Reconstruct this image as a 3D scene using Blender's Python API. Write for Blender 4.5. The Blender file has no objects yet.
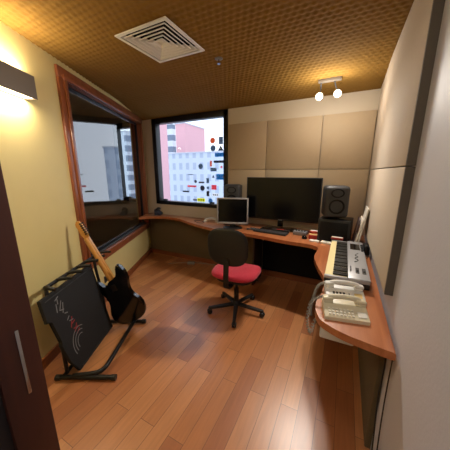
import bpy, bmesh, math, random
from mathutils import Vector, Matrix
random.seed(7)
PI = math.pi
C = bpy.context.scene.collection
R = math.radians

# ------------------------------------------------------------------ materials
def lin(c):
    c /= 255.0
    return c/12.92 if c <= .04045 else ((c+.055)/1.055)**2.4
def rgb(r, g, b): return (lin(r), lin(g), lin(b), 1)
MATS = {}
def mat(name, col, rough=.5, metal=0., bump=0., bscale=60., var=.0, vscale=8., spec=.5, coat=0., emit=None, estr=0., sheen=0.):
    m = bpy.data.materials.new(name); m.use_nodes = True
    nt = m.node_tree; b = nt.nodes['Principled BSDF']
    b.inputs['Base Color'].default_value = col
    b.inputs['Roughness'].default_value = rough
    b.inputs['Metallic'].default_value = metal
    b.inputs['Specular IOR Level'].default_value = spec
    b.inputs['Coat Weight'].default_value = coat
    b.inputs['Sheen Weight'].default_value = sheen
    tc = nt.nodes.new('ShaderNodeTexCoord')
    n = nt.nodes.new('ShaderNodeTexNoise'); n.inputs['Scale'].default_value = vscale; n.inputs['Detail'].default_value = 4
    nt.links.new(tc.outputs['Object'], n.inputs['Vector'])
    mx = nt.nodes.new('ShaderNodeMix'); mx.data_type = 'RGBA'; mx.blend_type = 'MULTIPLY'
    mx.inputs[0].default_value = 1
    mr = nt.nodes.new('ShaderNodeMapRange'); mr.inputs[3].default_value = 1-var; mr.inputs[4].default_value = 1+var
    nt.links.new(n.outputs['Fac'], mr.inputs[0])
    mx.inputs[6].default_value = col
    nt.links.new(mr.outputs[0], mx.inputs[7]); nt.links.new(mx.outputs[2], b.inputs['Base Color'])
    if bump:
        n2 = nt.nodes.new('ShaderNodeTexNoise'); n2.inputs['Scale'].default_value = bscale; n2.inputs['Detail'].default_value = 3
        nt.links.new(tc.outputs['Object'], n2.inputs['Vector'])
        bp = nt.nodes.new('ShaderNodeBump'); bp.inputs['Strength'].default_value = bump; bp.inputs['Distance'].default_value = .01
        nt.links.new(n2.outputs['Fac'], bp.inputs['Height']); nt.links.new(bp.outputs['Normal'], b.inputs['Normal'])
    if emit:
        b.inputs['Emission Color'].default_value = emit; b.inputs['Emission Strength'].default_value = estr
    MATS[name] = m
    return m

def wood(name, c1, c2, rough=.35, axis=1, scale=6., coat=.0):
    m = bpy.data.materials.new(name); m.use_nodes = True
    nt = m.node_tree; b = nt.nodes['Principled BSDF']; L = nt.links.new
    tc = nt.nodes.new('ShaderNodeTexCoord'); mp = nt.nodes.new('ShaderNodeMapping')
    s = [scale*4]*3; s[axis] = scale*.35
    mp.inputs['Scale'].default_value = s; L(tc.outputs['Object'], mp.inputs['Vector'])
    n = nt.nodes.new('ShaderNodeTexNoise'); n.inputs['Scale'].default_value = 1.; n.inputs['Detail'].default_value = 6; n.inputs['Distortion'].default_value = .6
    L(mp.outputs[0], n.inputs['Vector'])
    cr = nt.nodes.new('ShaderNodeValToRGB'); cr.color_ramp.elements[0].position = .3; cr.color_ramp.elements[1].position = .7
    cr.color_ramp.elements[0].color = c1; cr.color_ramp.elements[1].color = c2
    L(n.outputs['Fac'], cr.inputs[0]); L(cr.outputs[0], b.inputs['Base Color'])
    b.inputs['Roughness'].default_value = rough; b.inputs['Coat Weight'].default_value = coat; b.inputs['Coat Roughness'].default_value = .15
    MATS[name] = m
    return m

def floor_mat():
    m = bpy.data.materials.new('plank_floor'); m.use_nodes = True
    nt = m.node_tree; b = nt.nodes['Principled BSDF']; L = nt.links.new
    tc = nt.nodes.new('ShaderNodeTexCoord'); sp = nt.nodes.new('ShaderNodeSeparateXYZ'); cb = nt.nodes.new('ShaderNodeCombineXYZ')
    L(tc.outputs['Object'], sp.inputs[0]); L(sp.outputs['Y'], cb.inputs['X'])
    ad = nt.nodes.new('ShaderNodeMath'); ad.operation = 'ADD'; ad.inputs[1].default_value = .015
    L(sp.outputs['X'], ad.inputs[0]); L(ad.outputs[0], cb.inputs['Y'])
    br = nt.nodes.new('ShaderNodeTexBrick')
    br.inputs['Scale'].default_value = 1; br.inputs['Brick Width'].default_value = .78; br.inputs['Row Height'].default_value = .108
    br.inputs['Mortar Size'].default_value = .0012; br.inputs['Mortar Smooth'].default_value = .3; br.offset = .37; br.offset_frequency = 2
    br.squash = 1; br.inputs['Bias'].default_value = 0
    br.inputs['Color1'].default_value = (0, 0, 0, 1); br.inputs['Color2'].default_value = (1, 1, 1, 1); br.inputs['Mortar'].default_value = (.5, .5, .5, 1)
    L(cb.outputs[0], br.inputs['Vector'])
    cr = nt.nodes.new('ShaderNodeValToRGB')
    e = cr.color_ramp.elements; e[0].position = 0; e[0].color = rgb(164, 100, 60); e[1].position = 1; e[1].color = rgb(200, 138, 88)
    k = e.new(.5); k.color = rgb(182, 118, 70)
    L(br.outputs['Color'], cr.inputs[0])
    # grain, shifted plank by plank
    mp = nt.nodes.new('ShaderNodeMapping'); mp.inputs['Scale'].default_value = (38, 2.6, 1)
    va = nt.nodes.new('ShaderNodeVectorMath'); va.operation = 'ADD'
    vs = nt.nodes.new('ShaderNodeVectorMath'); vs.operation = 'SCALE'; vs.inputs['Scale'].default_value = 7.
    L(br.outputs['Color'], vs.inputs[0]); L(tc.outputs['Object'], va.inputs[0]); L(vs.outputs[0], va.inputs[1]); L(va.outputs[0], mp.inputs['Vector'])
    n = nt.nodes.new('ShaderNodeTexNoise'); n.inputs['Scale'].default_value = 1; n.inputs['Detail'].default_value = 6; n.inputs['Distortion'].default_value = 1.2
    L(mp.outputs[0], n.inputs['Vector'])
    mr = nt.nodes.new('ShaderNodeMapRange'); mr.inputs[1].default_value = .25; mr.inputs[2].default_value = .75; mr.inputs[3].default_value = .86; mr.inputs[4].default_value = 1.12
    L(n.outputs['Fac'], mr.inputs[0])
    mx = nt.nodes.new('ShaderNodeMix'); mx.data_type = 'RGBA'; mx.blend_type = 'MULTIPLY'; mx.inputs[0].default_value = 1
    L(cr.outputs[0], mx.inputs[6]); L(mr.outputs[0], mx.inputs[7])
    m2 = nt.nodes.new('ShaderNodeMix'); m2.data_type = 'RGBA'; m2.inputs[7].default_value = rgb(62, 32, 18)
    L(br.outputs['Fac'], m2.inputs[0]); L(mx.outputs[2], m2.inputs[6]); L(m2.outputs[2], b.inputs['Base Color'])
    b.inputs['Roughness'].default_value = .38; b.inputs['Coat Weight'].default_value = .8; b.inputs['Coat Roughness'].default_value = .32
    bp = nt.nodes.new('ShaderNodeBump'); bp.inputs['Strength'].default_value = .25; bp.inputs['Distance'].default_value = .002; bp.invert = True
    L(br.outputs['Fac'], bp.inputs['Height']); L(bp.outputs[0], b.inputs['Normal'])
    return m

def glass_mat(name, ior, tint):
    m = bpy.data.materials.new(name); m.use_nodes = True
    nt = m.node_tree; nt.nodes.clear(); L = nt.links.new
    o = nt.nodes.new('ShaderNodeOutputMaterial'); t = nt.nodes.new('ShaderNodeBsdfTransparent'); t.inputs[0].default_value = tint
    g = nt.nodes.new('ShaderNodeBsdfGlossy'); g.inputs['Roughness'].default_value = .01; g.inputs[0].default_value = (1, 1, 1, 1)
    f = nt.nodes.new('ShaderNodeFresnel'); f.inputs[0].default_value = ior
    ge = nt.nodes.new('ShaderNodeNewGeometry'); inv = nt.nodes.new('ShaderNodeMath'); inv.operation = 'SUBTRACT'; inv.inputs[0].default_value = 1; L(ge.outputs['Backfacing'], inv.inputs[1])
    mu = nt.nodes.new('ShaderNodeMath'); mu.operation = 'MULTIPLY'; L(f.outputs[0], mu.inputs[0]); L(inv.outputs[0], mu.inputs[1])
    x = nt.nodes.new('ShaderNodeMixShader'); L(mu.outputs[0], x.inputs[0]); L(t.outputs[0], x.inputs[1]); L(g.outputs[0], x.inputs[2]); L(x.outputs[0], o.inputs[0])
    return m

def grid_mat(name, wall, pane, w, h, mort, vert='z'):
    """facade: procedural grid of window openings"""
    m = bpy.data.materials.new(name); m.use_nodes = True
    nt = m.node_tree; b = nt.nodes['Principled BSDF']; L = nt.links.new
    tc = nt.nodes.new('ShaderNodeTexCoord'); sp = nt.nodes.new('ShaderNodeSeparateXYZ'); cb = nt.nodes.new('ShaderNodeCombineXYZ')
    L(tc.outputs['Object'], sp.inputs[0]); L(sp.outputs['X'], cb.inputs['X']); L(sp.outputs['Z'], cb.inputs['Y'])
    br = nt.nodes.new('ShaderNodeTexBrick'); br.offset = 0
    br.inputs['Scale'].default_value = 1; br.inputs['Brick Width'].default_value = w; br.inputs['Row Height'].default_value = h
    br.inputs['Mortar Size'].default_value = mort; br.inputs['Mortar Smooth'].default_value = 0
    br.inputs['Color1'].default_value = pane; br.inputs['Color2'].default_value = pane; br.inputs['Mortar'].default_value = wall
    L(cb.outputs[0], br.inputs['Vector']); L(br.outputs['Color'], b.inputs['Base Color']); b.inputs['Roughness'].default_value = .8
    return m

mat('yellow_paint', rgb(222, 204, 140), .55, bump=.05, bscale=120, var=.03)
mat('white_paint', rgb(198, 198, 206), .6, bump=.08, bscale=90, var=.02)
mat('cream_paint', rgb(214, 202, 180), .6, bump=.05, var=.02)
mat('beige_fabric', rgb(196, 176, 146), .9, bump=.25, bscale=500, var=.03, vscale=30, sheen=.1)
mat('pale_fabric', rgb(206, 190, 168), .9, bump=.25, bscale=500, var=.03, vscale=30, sheen=.1)
mat('panel_edge', rgb(92, 84, 76), .85, bump=.2, bscale=400)
mat('olive_fabric', rgb(104, 88, 60), .95, bump=.5, bscale=300, var=.12, vscale=60)
mat('mustard_foam', rgb(134, 101, 46), .9, spec=.15, bump=.15, bscale=90, var=.08, vscale=5)
mat('black_frame', rgb(24, 24, 30), .4)
mat('black_metal', rgb(26, 25, 26), .35, metal=.3)
mat('black_plastic', rgb(24, 24, 25), .45, bump=.05, bscale=300)
mat('dark_void', rgb(14, 13, 14), .9)
mat('black_gloss', rgb(10, 10, 12), .12, spec=.6)
mat('black_lacquer', rgb(9, 9, 10), .16, coat=.6)
mat('screen_glass', rgb(7, 7, 9), .2, spec=.3)
mat('grey_plastic', rgb(118, 118, 122), .45)
mat('silver_plastic', rgb(158, 158, 160), .38, metal=.2)
mat('dark_grey', rgb(58, 58, 60), .5)
mat('speaker_grey', rgb(46, 46, 48), .5, bump=.08, bscale=400)
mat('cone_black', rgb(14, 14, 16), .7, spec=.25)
mat('red_fabric', rgb(188, 34, 56), .85, bump=.4, bscale=400, var=.08, vscale=40, sheen=.15)
mat('black_fabric', rgb(22, 22, 25), .85, bump=.4, bscale=400)
mat('white_metal', rgb(232, 230, 226), .45)
mat('sealant', rgb(206, 204, 200), .5)
mat('phone_beige', rgb(214, 204, 176), .38, var=.02)
mat('phone_white', rgb(216, 214, 208), .38)
mat('phone_key', rgb(232, 226, 208), .4)
mat('paper_white', rgb(226, 222, 212), .7)
mat('card_red', rgb(170, 44, 36), .6)
mat('card_yellow', rgb(206, 178, 110), .6)
mat('key_ivory', rgb(236, 222, 168), .3)
mat('key_black', rgb(16, 16, 16), .3)
mat('lamp_grey', rgb(122, 112, 100), .5, metal=.2)
mat('lamp_lit', (1, .9, .7, 1), .5, emit=(1, .90, .70, 1), estr=5)
mat('bulb_lit', (1, .95, .85, 1), .4, emit=(1, .92, .82, 1), estr=6)
mat('maple', rgb(198, 140, 66), .35, var=.1, vscale=20, coat=.4)
mat('chrome', rgb(190, 190, 192), .2, metal=1)
mat('print_white', rgb(120, 120, 122), .6)
mat('print_red', rgb(150, 36, 40), .6)
mat('cable_grey', rgb(150, 146, 136), .5)
mat('brown_print', rgb(120, 78, 54), .6)
mat('plum_print', rgb(92, 76, 82), .6)
mat('sky_blue_print', rgb(40, 120, 156), .5)
mat('navy_print', rgb(44, 52, 70), .5)
mat('slate_print', rgb(96, 112, 126), .5)
mat('yellow_print', rgb(232, 206, 60), .5)
mat('orange_print', rgb(190, 110, 70), .5)
mat('rose_print', rgb(196, 96, 108), .5)
mat('pink_render', rgb(222, 172, 180), .85, var=.03, vscale=1)
mat('pale_stone', rgb(198, 206, 218), .85, var=.04, vscale=1)
mat('street', rgb(150, 152, 158), .9)
wood('desk_wood', rgb(160, 92, 54), rgb(190, 120, 76), .3, axis=1, scale=5, coat=.3)
wood('frame_wood', rgb(132, 72, 44), rgb(156, 92, 60), .3, axis=2, scale=6, coat=.3)
wood('baseboard_wood', rgb(120, 66, 36), rgb(150, 86, 48), .4, axis=0, scale=5)
wood('door_wood', rgb(58, 26, 18), rgb(78, 36, 24), .4, axis=2, scale=8)
wood('dark_panel', rgb(50, 34, 26), rgb(64, 44, 32), .5, axis=2, scale=4)
def sticker_mat(src):
    m = MATS[src].copy(); m.name = src+'_film'; nt = m.node_tree; o = nt.nodes['Material Output']; p = nt.nodes['Principled BSDF']
    t = nt.nodes.new('ShaderNodeBsdfTranslucent'); c_ = p.inputs['Base Color'].default_value; t.inputs[0].default_value = (*[min(.95, v_*1.6+.06) for v_ in c_[:3]], 1)
    x = nt.nodes.new('ShaderNodeMixShader'); x.inputs[0].default_value = .85
    nt.links.new(p.outputs[0], x.inputs[1]); nt.links.new(t.outputs[0], x.inputs[2]); nt.links.new(x.outputs[0], o.inputs[0]); MATS[m.name] = m
for k_ in ('orange_print', 'slate_print', 'navy_print', 'sky_blue_print', 'rose_print', 'yellow_print', 'paper_white'): sticker_mat(k_)
MATS['floor'] = floor_mat()
MATS['glass_in'] = glass_mat('glass_in', 2.7, (.9, .93, .93, 1))
MATS['glass_out'] = glass_mat('glass_out', 1.5, (.95, .97, 1, 1))
MATS['facade'] = grid_mat('facade', rgb(196, 210, 228), rgb(168, 184, 206), 1.6, 2.1, .42)
MATS['balcony'] = grid_mat('balcony', rgb(214, 222, 232), rgb(120, 134, 154), 12., 3.0, .75)
MATS['tower'] = grid_mat('tower', rgb(214, 222, 232), rgb(130, 146, 166), 2.2, 2.6, .5)

# ------------------------------------------------------------------ mesh helpers
def frame_of(d):
    d = Vector(d).normalized(); a = Vector((0, 0, 1)) if abs(d.z) < .95 else Vector((1, 0, 0))
    u = a.cross(d).normalized(); return u, d.cross(u)
def catmull(pts, n=6, closed=False):
    P = [Vector(p) for p in pts]; out = []; N = len(P)
    rng = range(N) if closed else range(N-1)
    for i in rng:
        if closed: p0, p1, p2, p3 = P[(i-1) % N], P[i], P[(i+1) % N], P[(i+2) % N]
        else: p0, p1, p2, p3 = P[max(i-1, 0)], P[i], P[i+1], P[min(i+2, N-1)]
        for k in range(n):
            t = k/n
            out.append(.5*((2*p1)+(p2-p0)*t+(2*p0-5*p1+4*p2-p3)*t*t+(3*p1-p0-3*p2+p3)*t**3))
    if not closed: out.append(P[-1])
    return out
class MB:
    def __init__(s): s.b = bmesh.new()
    def box(s, c, size, M=None, bev=0, seg=2):
        r = bmesh.ops.create_cube(s.b, size=1); v = r['verts']
        bmesh.ops.scale(s.b, vec=size, verts=v)
        if bev:
            es = list({e for x in v for e in x.link_edges})
            rr = bmesh.ops.bevel(s.b, geom=es, offset=bev, segments=seg, affect='EDGES', profile=.5)
            v = list({x for f in rr['faces'] for x in f.verts} | {x for x in v if x.is_valid})
        if M: bmesh.ops.transform(s.b, matrix=M, verts=v)
        bmesh.ops.translate(s.b, vec=c, verts=v); return v
    def span(s, a, b, bev=0):
        c = [(a[i]+b[i])/2 for i in range(3)]; z = [abs(b[i]-a[i]) for i in range(3)]
        return s.box(c, z, None, bev)
    def tube(s, pts, r, n=10, cap=True, smooth=0):
        P = [Vector(p) for p in pts]
        if smooth: P = catmull(P, smooth)
        rs = r if isinstance(r, (list, tuple)) else [r]*len(P)
        if len(rs) != len(P): rs = [rs[0]+(rs[-1]-rs[0])*i/(len(P)-1) for i in range(len(P))]
        u, w = frame_of(P[1]-P[0]); rings = []
        for i, p in enumerate(P):
            d = (P[min(i+1, len(P)-1)]-P[max(i-1, 0)]).normalized()
            u = (u-d*u.dot(d)).normalized(); w = d.cross(u)
            rings.append([s.b.verts.new(p+rs[i]*(u*math.cos(2*PI*k/n)+w*math.sin(2*PI*k/n))) for k in range(n)])
        for a, b in zip(rings, rings[1:]):
            for k in range(n): s.b.faces.new((a[k], a[(k+1) % n], b[(k+1) % n], b[k]))
        if cap: s.b.faces.new(rings[0][::-1]); s.b.faces.new(rings[-1])
    def prism(s, out, z0, z1, M=None, bev=0, seg=2):
        a = [s.b.verts.new((p[0], p[1], z0)) for p in out]; b = [s.b.verts.new((p[0], p[1], z1)) for p in out]
        n = len(out); f0 = s.b.faces.new(a[::-1]); f1 = s.b.faces.new(b)
        for k in range(n): s.b.faces.new((a[k], a[(k+1) % n], b[(k+1) % n], b[k]))
        v = a+b
        if bev:
            es = list({e for f in (f0, f1) for e in f.edges})
            rr = bmesh.ops.bevel(s.b, geom=es, offset=bev, segments=seg, affect='EDGES', profile=.5, clamp_overlap=True)
            v = list({x for f in rr['faces'] for x in f.verts} | {x for x in v if x.is_valid})
        if M: bmesh.ops.transform(s.b, matrix=M, verts=v)
        return v
    def lathe(s, prof, M=None, n=24):
        rings = []; vs = []
        for r, z in prof:
            if r < 1e-6: q = [s.b.verts.new((0, 0, z))]
            else: q = [s.b.verts.new((r*math.cos(2*PI*k/n), r*math.sin(2*PI*k/n), z)) for k in range(n)]
            rings.append(q); vs += q
        for a, b in zip(rings, rings[1:]):
            for k in range(n):
                k2 = (k+1) % n
                if len(a) == 1 and len(b) == 1: continue
                if len(a) == 1: s.b.faces.new((a[0], b[k2], b[k]))
                elif len(b) == 1: s.b.faces.new((a[k], a[k2], b[0]))
                else: s.b.faces.new((a[k], a[k2], b[k2], b[k]))
        if M: bmesh.ops.transform(s.b, matrix=M, verts=vs)
        return vs
    def quad(s, *p): s.b.faces.new([s.b.verts.new(q) for q in p])
    def build(s, name, m, parent=None, smooth=True, world=False, M=None):
        if M: bmesh.ops.transform(s.b, matrix=M, verts=s.b.verts[:])
        if parent and world: bmesh.ops.transform(s.b, matrix=parent.matrix_basis.inverted(), verts=s.b.verts[:])
        bmesh.ops.recalc_face_normals(s.b, faces=s.b.faces[:])
        me = bpy.data.meshes.new(name); s.b.to_mesh(me); s.b.free()
        me.materials.append(MATS[m])
        if smooth:
            for p in me.polygons: p.use_smooth = True
            try: me.set_sharp_from_angle(angle=R(38))
            except Exception: pass
        o = bpy.data.objects.new(name, me); C.objects.link(o)
        if parent: o.parent = parent
        return o
def rot(ax, deg, loc=(0, 0, 0)): return Matrix.Translation(loc) @ Matrix.Rotation(R(deg), 4, ax)
def tag(o, label, cat, group=None):
    o['label'] = label; o['category'] = cat
    if group: o['group'] = group
    return o
def thing(name, label, cat, loc=(0, 0, 0), rz=0, group=None):
    o = bpy.data.objects.new(name, None); C.objects.link(o); o.location = loc; o.rotation_euler = (0, 0, R(rz))
    o.empty_display_size = .1
    o.matrix_basis = Matrix.Translation(loc) @ Matrix.Rotation(R(rz), 4, 'Z')
    return tag(o, label, cat, group)
def struct(o): o['kind'] = 'structure'; return o
def relocate(o):
    """origin to the centre of the mesh"""
    me = o.data; c = sum((v.co for v in me.vertices), Vector())/len(me.vertices)
    me.transform(Matrix.Translation(-c)); o.location = c; return o

# ------------------------------------------------------------------ room
A = Vector((-1.969, .74, 0)); DL = Vector((-.4549, .8906, 0)); NL = Vector((.8906, .4549, 0))   # left wall: along, into the room
ML = Matrix(((DL.x, NL.x, 0, A.x), (DL.y, NL.y, 0, A.y), (0, 0, 1, 0), (0, 0, 0, 1)))          # (s, into room, z)
YB = 3.15; XR = .275; ZC = 2.43; SB = 2.706
b = MB(); b.span((-5.6, -1.6, -.1), (1.2, 3.45, 0)); struct(b.build('floor', 'floor'))
# back wall with two window openings, one of them in the next room
b = MB()
W2 = (-2.97, -1.565, .955, 2.345)          # room window opening
W3 = (-3.93, -3.40, .955, 2.345)
def wall_y(b, x0, x1, y0, y1, z1, holes):
    x = x0
    for h in sorted(holes):
        b.span((x, y0, 0), (h[0], y1, z1)); b.span((h[0], y0, 0), (h[1], y1, h[2])); b.span((h[0], y0, h[3]), (h[1], y1, z1)); x = h[1]
    b.span((x, y0, 0), (x1, y1, z1))
wall_y(b, -5.6, 1.2, YB, YB+.12, 2.75, [W3, W2]); struct(b.build('wall_back', 'cream_paint', smooth=False))
b = MB(); b.span((XR, -1.6, 0), (XR+.15, YB, 2.75)); struct(b.build('wall_right', 'white_paint', smooth=False))
# left wall with the studio window opening
S0, S1, Z0, Z1 = .705, 2.565, .585, 2.29      # opening
b = MB()
b.span((-.72, -.16, 0), (S0, 0, 2.7)); b.span((S1, -.16, 0), (SB+.08, 0, 2.7)); b.span((S0, -.16, 0), (S1, 0, Z0)); b.span((S0, -.16, Z1), (S1, 0, 2.7))
struct(b.build('wall_left', 'yellow_paint', smooth=False, M=ML))
# next room behind the glass, corridor behind the camera
b = MB(); b.span((-5.6, -1.6, 0), (-5.5, YB, 2.75)); struct(b.build('wall_next_room', 'dark_panel', smooth=False))
b = MB(); b.span((-5.6, -1.6, 0), (1.2, -1.5, 2.75)); struct(b.build('wall_corridor', 'cream_paint', smooth=False))
b = MB(); b.span((-1.75, .12, 0), (-.68, .2, 2.75)); b.span((-.68, .12, 2.12), (XR, .2, 2.75)); struct(b.build('wall_front', 'yellow_paint', smooth=False))
b = MB(); b.span((-1.85, -1.5, 0), (-1.75, .14, 2.75)); struct(b.build('wall_corridor_side', 'dark_void', smooth=False))
b = MB(); b.span((-5.6, -1.6, 2.70), (1.2, 3.45, 2.8)); struct(b.build('ceiling_slab', 'cream_paint', smooth=False))
# embossed ceiling, real relief; hole for the diffuser; sloped strip towards the window wall
VC = (-1.30, 1.535); VH = .20
def ceil_mesh():
    step = .0085; per = .047; x0, x1, y0, y1 = -3.45, .27, .06, 3.15
    nx = int((x1-x0)/step); ny = int((y1-y0)/step); V = []; Fc = []
    idx = {}
    for j in range(ny+1):
        y = y0+(y1-y0)*j/ny
        xl = A.x+(y-A.y)/DL.y*DL.x-.03
        for i in range(nx+1):
            x = x0+(x1-x0)*i/nx
            if x < xl-.02: continue
            a = x*2*PI/per; c = y*2*PI/per
            row = math.floor(y/per)
            h = math.sin(a*.5+PI*.5*(row % 2))**2*math.sin(c*.5)**2
            z = ZC-(.075*(y-2.37)/.78 if y > 2.37 else 0)-.007*h**.8
            idx[(i, j)] = len(V); V.append((x, y, z))
    for j in range(ny):
        for i in range(nx):
            k = [(i, j), (i+1, j), (i+1, j+1), (i, j+1)]
            if not all(q in idx for q in k): continue
            cx = x0+(x1-x0)*(i+.5)/nx; cy = y0+(y1-y0)*(j+.5)/ny
            if abs(cx-VC[0]) < VH and abs(cy-VC[1]) < VH: continue
            Fc.append([idx[q] for q in k][::-1])
    me = bpy.data.meshes.new('ceiling'); me.from_pydata(V, [], Fc); me.materials.append(MATS['mustard_foam'])
    me.polygons.foreach_set('use_smooth', [True]*len(me.polygons))
    o = bpy.data.objects.new('ceiling', me); C.objects.link(o); struct(o)
ceil_mesh()
# baseboards
b = MB(); b.span((-.6, 0, 0), (SB-.02, .015, .085)); struct(b.build('baseboard_left', 'baseboard_wood', smooth=False, M=ML))
b = MB(); b.span((-3.17, YB-.016, 0), (XR, YB, .085)); struct(b.build('baseboard_back', 'baseboard_wood', smooth=False))

# ------------------------------------------------------------------ studio window in the left wall
w = bpy.data.objects.new('window_1', None); C.objects.link(w); struct(w); w.matrix_basis = ML.copy()
def ring(b, s0, s1, z0, z1, wd, t0, t1, bev=.004):
    b.span((s0, t0, z0), (s1, t1, z0+wd), bev); b.span((s0, t0, z1-wd), (s1, t1, z1), bev)
    b.span((s0, t0, z0+wd), (s0+wd, t1, z1-wd), bev); b.span((s1-wd, t0, z0+wd), (s1, t1, z1-wd), bev)
b = MB(); ring(b, S0-.085, S1+.085, Z0-.085, Z1+.085, .088, -.02, .022); ring(b, S0-.03, S1+.03, Z0-.03, Z1+.03, .04, .0, .036)
b.build('window_frame', 'frame_wood', w)
b = MB(); ring(b, S0, S1, Z0, Z1, .012, -.13, -.005, 0); b.build('reveal_lining', 'frame_wood', w)
b = MB(); b.span((S0+.012, -.058, Z0+.012), (S1-.012, -.004, Z0+.022)); b.build('inner_sill', 'dark_grey', w)
b = MB(); ring(b, S0+.012, S1-.012, Z0+.022, Z1-.012, .028, -.075, -.04); b.build('sash_frame', 'black_frame', w)
b = MB(); b.span((S0+.03, -.060, Z0+.03), (S1-.03, -.054, Z1-.03)); b.build('pane', 'glass_in', w, smooth=False)

# ------------------------------------------------------------------ window to the street
def street_window(name, W, parent_struct=True):
    w = bpy.data.objects.new(name, None); C.objects.link(w); struct(w); w.location = ((W[0]+W[1])/2, YB, W[2]); w.matrix_basis = Matrix.Translation(w.location)
    x0, x1, z0, z1 = W
    b = MB()
    for a, c in (((x0-.01, 0, z0-.01), (x1+.01, 0, z0+.05)), ((x0-.01, 0, z1-.075), (x1+.01, 0, z1+.01)), ((x0-.01, 0, z0), (x0+.075, 0, z1)), ((x1-.06, 0, z0), (x1+.01, 0, z1))):
        b.span((a[0], YB-.012, a[2]), (c[0], YB+.095, c[2]), .003)
    b.build('window_frame', 'black_frame', w, world=True)
    b = MB(); b.span((x0+.06, YB+.07, z0+.04), (x1-.05, YB+.076, z1-.06)); b.build('pane', 'glass_out', w, smooth=False, world=True)
    b = MB(); 
    b.span((x0+.12, YB+.03, z0+.05), (x0+.19, YB+.07, z0+.075), .003); b.span((x1-.33, YB+.03, z0+.05), (x1-.26, YB+.07, z0+.075), .003)
    b.build('latch', 'black_frame', w, world=True)
street_window('window_2', W2); street_window('window_3', W3)

# stickers on the pane (inner side)
YG = YB+.068
GS = 'stickers on the street window'
def sticker(kind, x, z, wd, h, m, label, m2='paper_white'):
    m += '_film'; m2 += '_film'
    o = thing('window_sticker', label, 'sticker', (x, YG, z), 0, GS)
    b = MB()
    if kind == 'disc':
        b.lathe([(0, 0), (wd/2, 0), (wd/2, .001), (0, .001)], rot('X', 90), 20); b.build('backing', m, o)
        b = MB(); b.lathe([(wd*.30, .0012), (wd*.36, .0012), (wd*.36, .002), (wd*.30, .002), (wd*.30, .0012)], rot('X', 90), 20); b.box((0, -.0016, 0), (wd*.36, .0008, wd*.12)); b.build('mark', m2, o)
    elif kind == 'tri':
        b.prism([(-wd/2, -h/2), (wd/2, -h/2), (0, h/2)], 0, .001, rot('X', 90)); b.build('backing', m, o)
        b = MB(); b.prism([(-wd*.18, -h*.32), (wd*.18, -h*.32), (0, h*.12)], .0012, .002, rot('X', 90)); b.build('mark', m2, o)
    else:
        b.box((0, -.0005, 0), (wd, .001, h)); b.build('backing', m, o)
        b = MB()
        if kind == 'rows':
            for k in range(4): b.box((0, -.0016, h*(.33-.22*k)), (wd*.78, .0008, h*.09))
        else:
            for k in range(3): b.box((wd*(-.28+.28*k), -.0016, 0), (wd*.18, .0008, h*.42))
        b.build('mark', m2, o)
G = [('disc', -1.85, 1.962, .085, 0, 'orange_print', 'round orange-brown sticker, topmost disc on the street window'),
     ('rows', -1.708, 1.955, .07, .105, 'slate_print', 'grey upright rectangular sticker with rows, top right corner of the window'),
     ('disc', -1.845, 1.85, .09, 0, 'slate_print', 'round grey sticker directly below the orange disc'),
     ('tri', -1.712, 1.848, .095, .075, 'navy_print', 'dark triangular sticker on the window, right of a grey disc'),
     ('bars', -1.735, 1.752, .155, .055, 'sky_blue_print', 'teal rectangular sticker below the dark triangle'),
     ('rows', -1.885, 1.625, .035, .085, 'orange_print', 'narrow upright orange sticker left of a dark word strip'),
     ('bars', -1.74, 1.652, .19, .035, 'navy_print', 'long dark strip sticker below the teal rectangle'),
     ('disc', -1.70, 1.572, .035, 0, 'rose_print', 'tiny pinkish round sticker near the right window edge'),
     ('rows', -1.84, 1.535, .11, .055, 'slate_print', 'grey lettering sticker between long dark strip and blue rectangle'),
     ('disc', -2.075, 1.585, .085, 0, 'slate_print', 'lone round grey-blue sticker farthest left of the upper cluster'),
     ('bars', -1.715, 1.425, .15, .085, 'sky_blue_print', 'largest blue rectangular sticker at right edge of window'),
     ('tri', -1.845, 1.432, .045, .045, 'navy_print', 'small dark pointed sticker left of the big blue rectangle'),
     ('bars', -2.27, 1.458, .10, .012, 'slate_print', 'thin grey line sticker high on the left of the lower cluster'),
     ('disc', -2.18, 1.347, .05, 0, 'navy_print', 'small dark round sticker left of a dark word strip'),
     ('bars', -2.065, 1.334, .105, .026, 'navy_print', 'short dark word strip right of the small dark disc'),
     ('rows', -1.947, 1.365, .05, .08, 'slate_print', 'upright grey sticker in the middle of the lower cluster'),
     ('bars', -2.255, 1.268, .17, .028, 'rose_print', 'faded pink word strip low on the window'),
     ('disc', -2.05, 1.243, .085, 0, 'navy_print', 'dark ring sticker in the lower cluster'),
     ('rows', -1.945, 1.25, .04, .04, 'slate_print', 'small square grey sticker right of the dark ring'),
     ('rows', -1.835, 1.262, .09, .075, 'rose_print', 'red and white sticker, right part of the lower cluster'),
     ('bars', -2.38, 1.178, .13, .026, 'navy_print', 'dark word strip farthest left and low on the window'),
     ('rows', -1.948, 1.158, .05, .085, 'navy_print', 'upright dark sticker above the yellow one'),
     ('bars', -1.81, 1.145, .12, .05, 'paper_white', 'pale rectangular sticker at lower right of the window'),
     ('bars', -2.08, 1.05, .15, .055, 'yellow_print', 'bright yellow sticker at the bottom of the window'),
     ('bars', -2.2, 1.045, .07, .026, 'navy_print', 'small dark strip left of the yellow sticker'),
     ('disc', -1.90, 1.045, .075, 0, 'sky_blue_print', 'round blue sticker right of the yellow one')]
for k, x, z, wd, h, m, lb in G:
    sticker(k, x, z, wd, h or wd, m, lb, 'navy_print' if m in ('paper_white', 'yellow_print') else 'paper_white')

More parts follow.
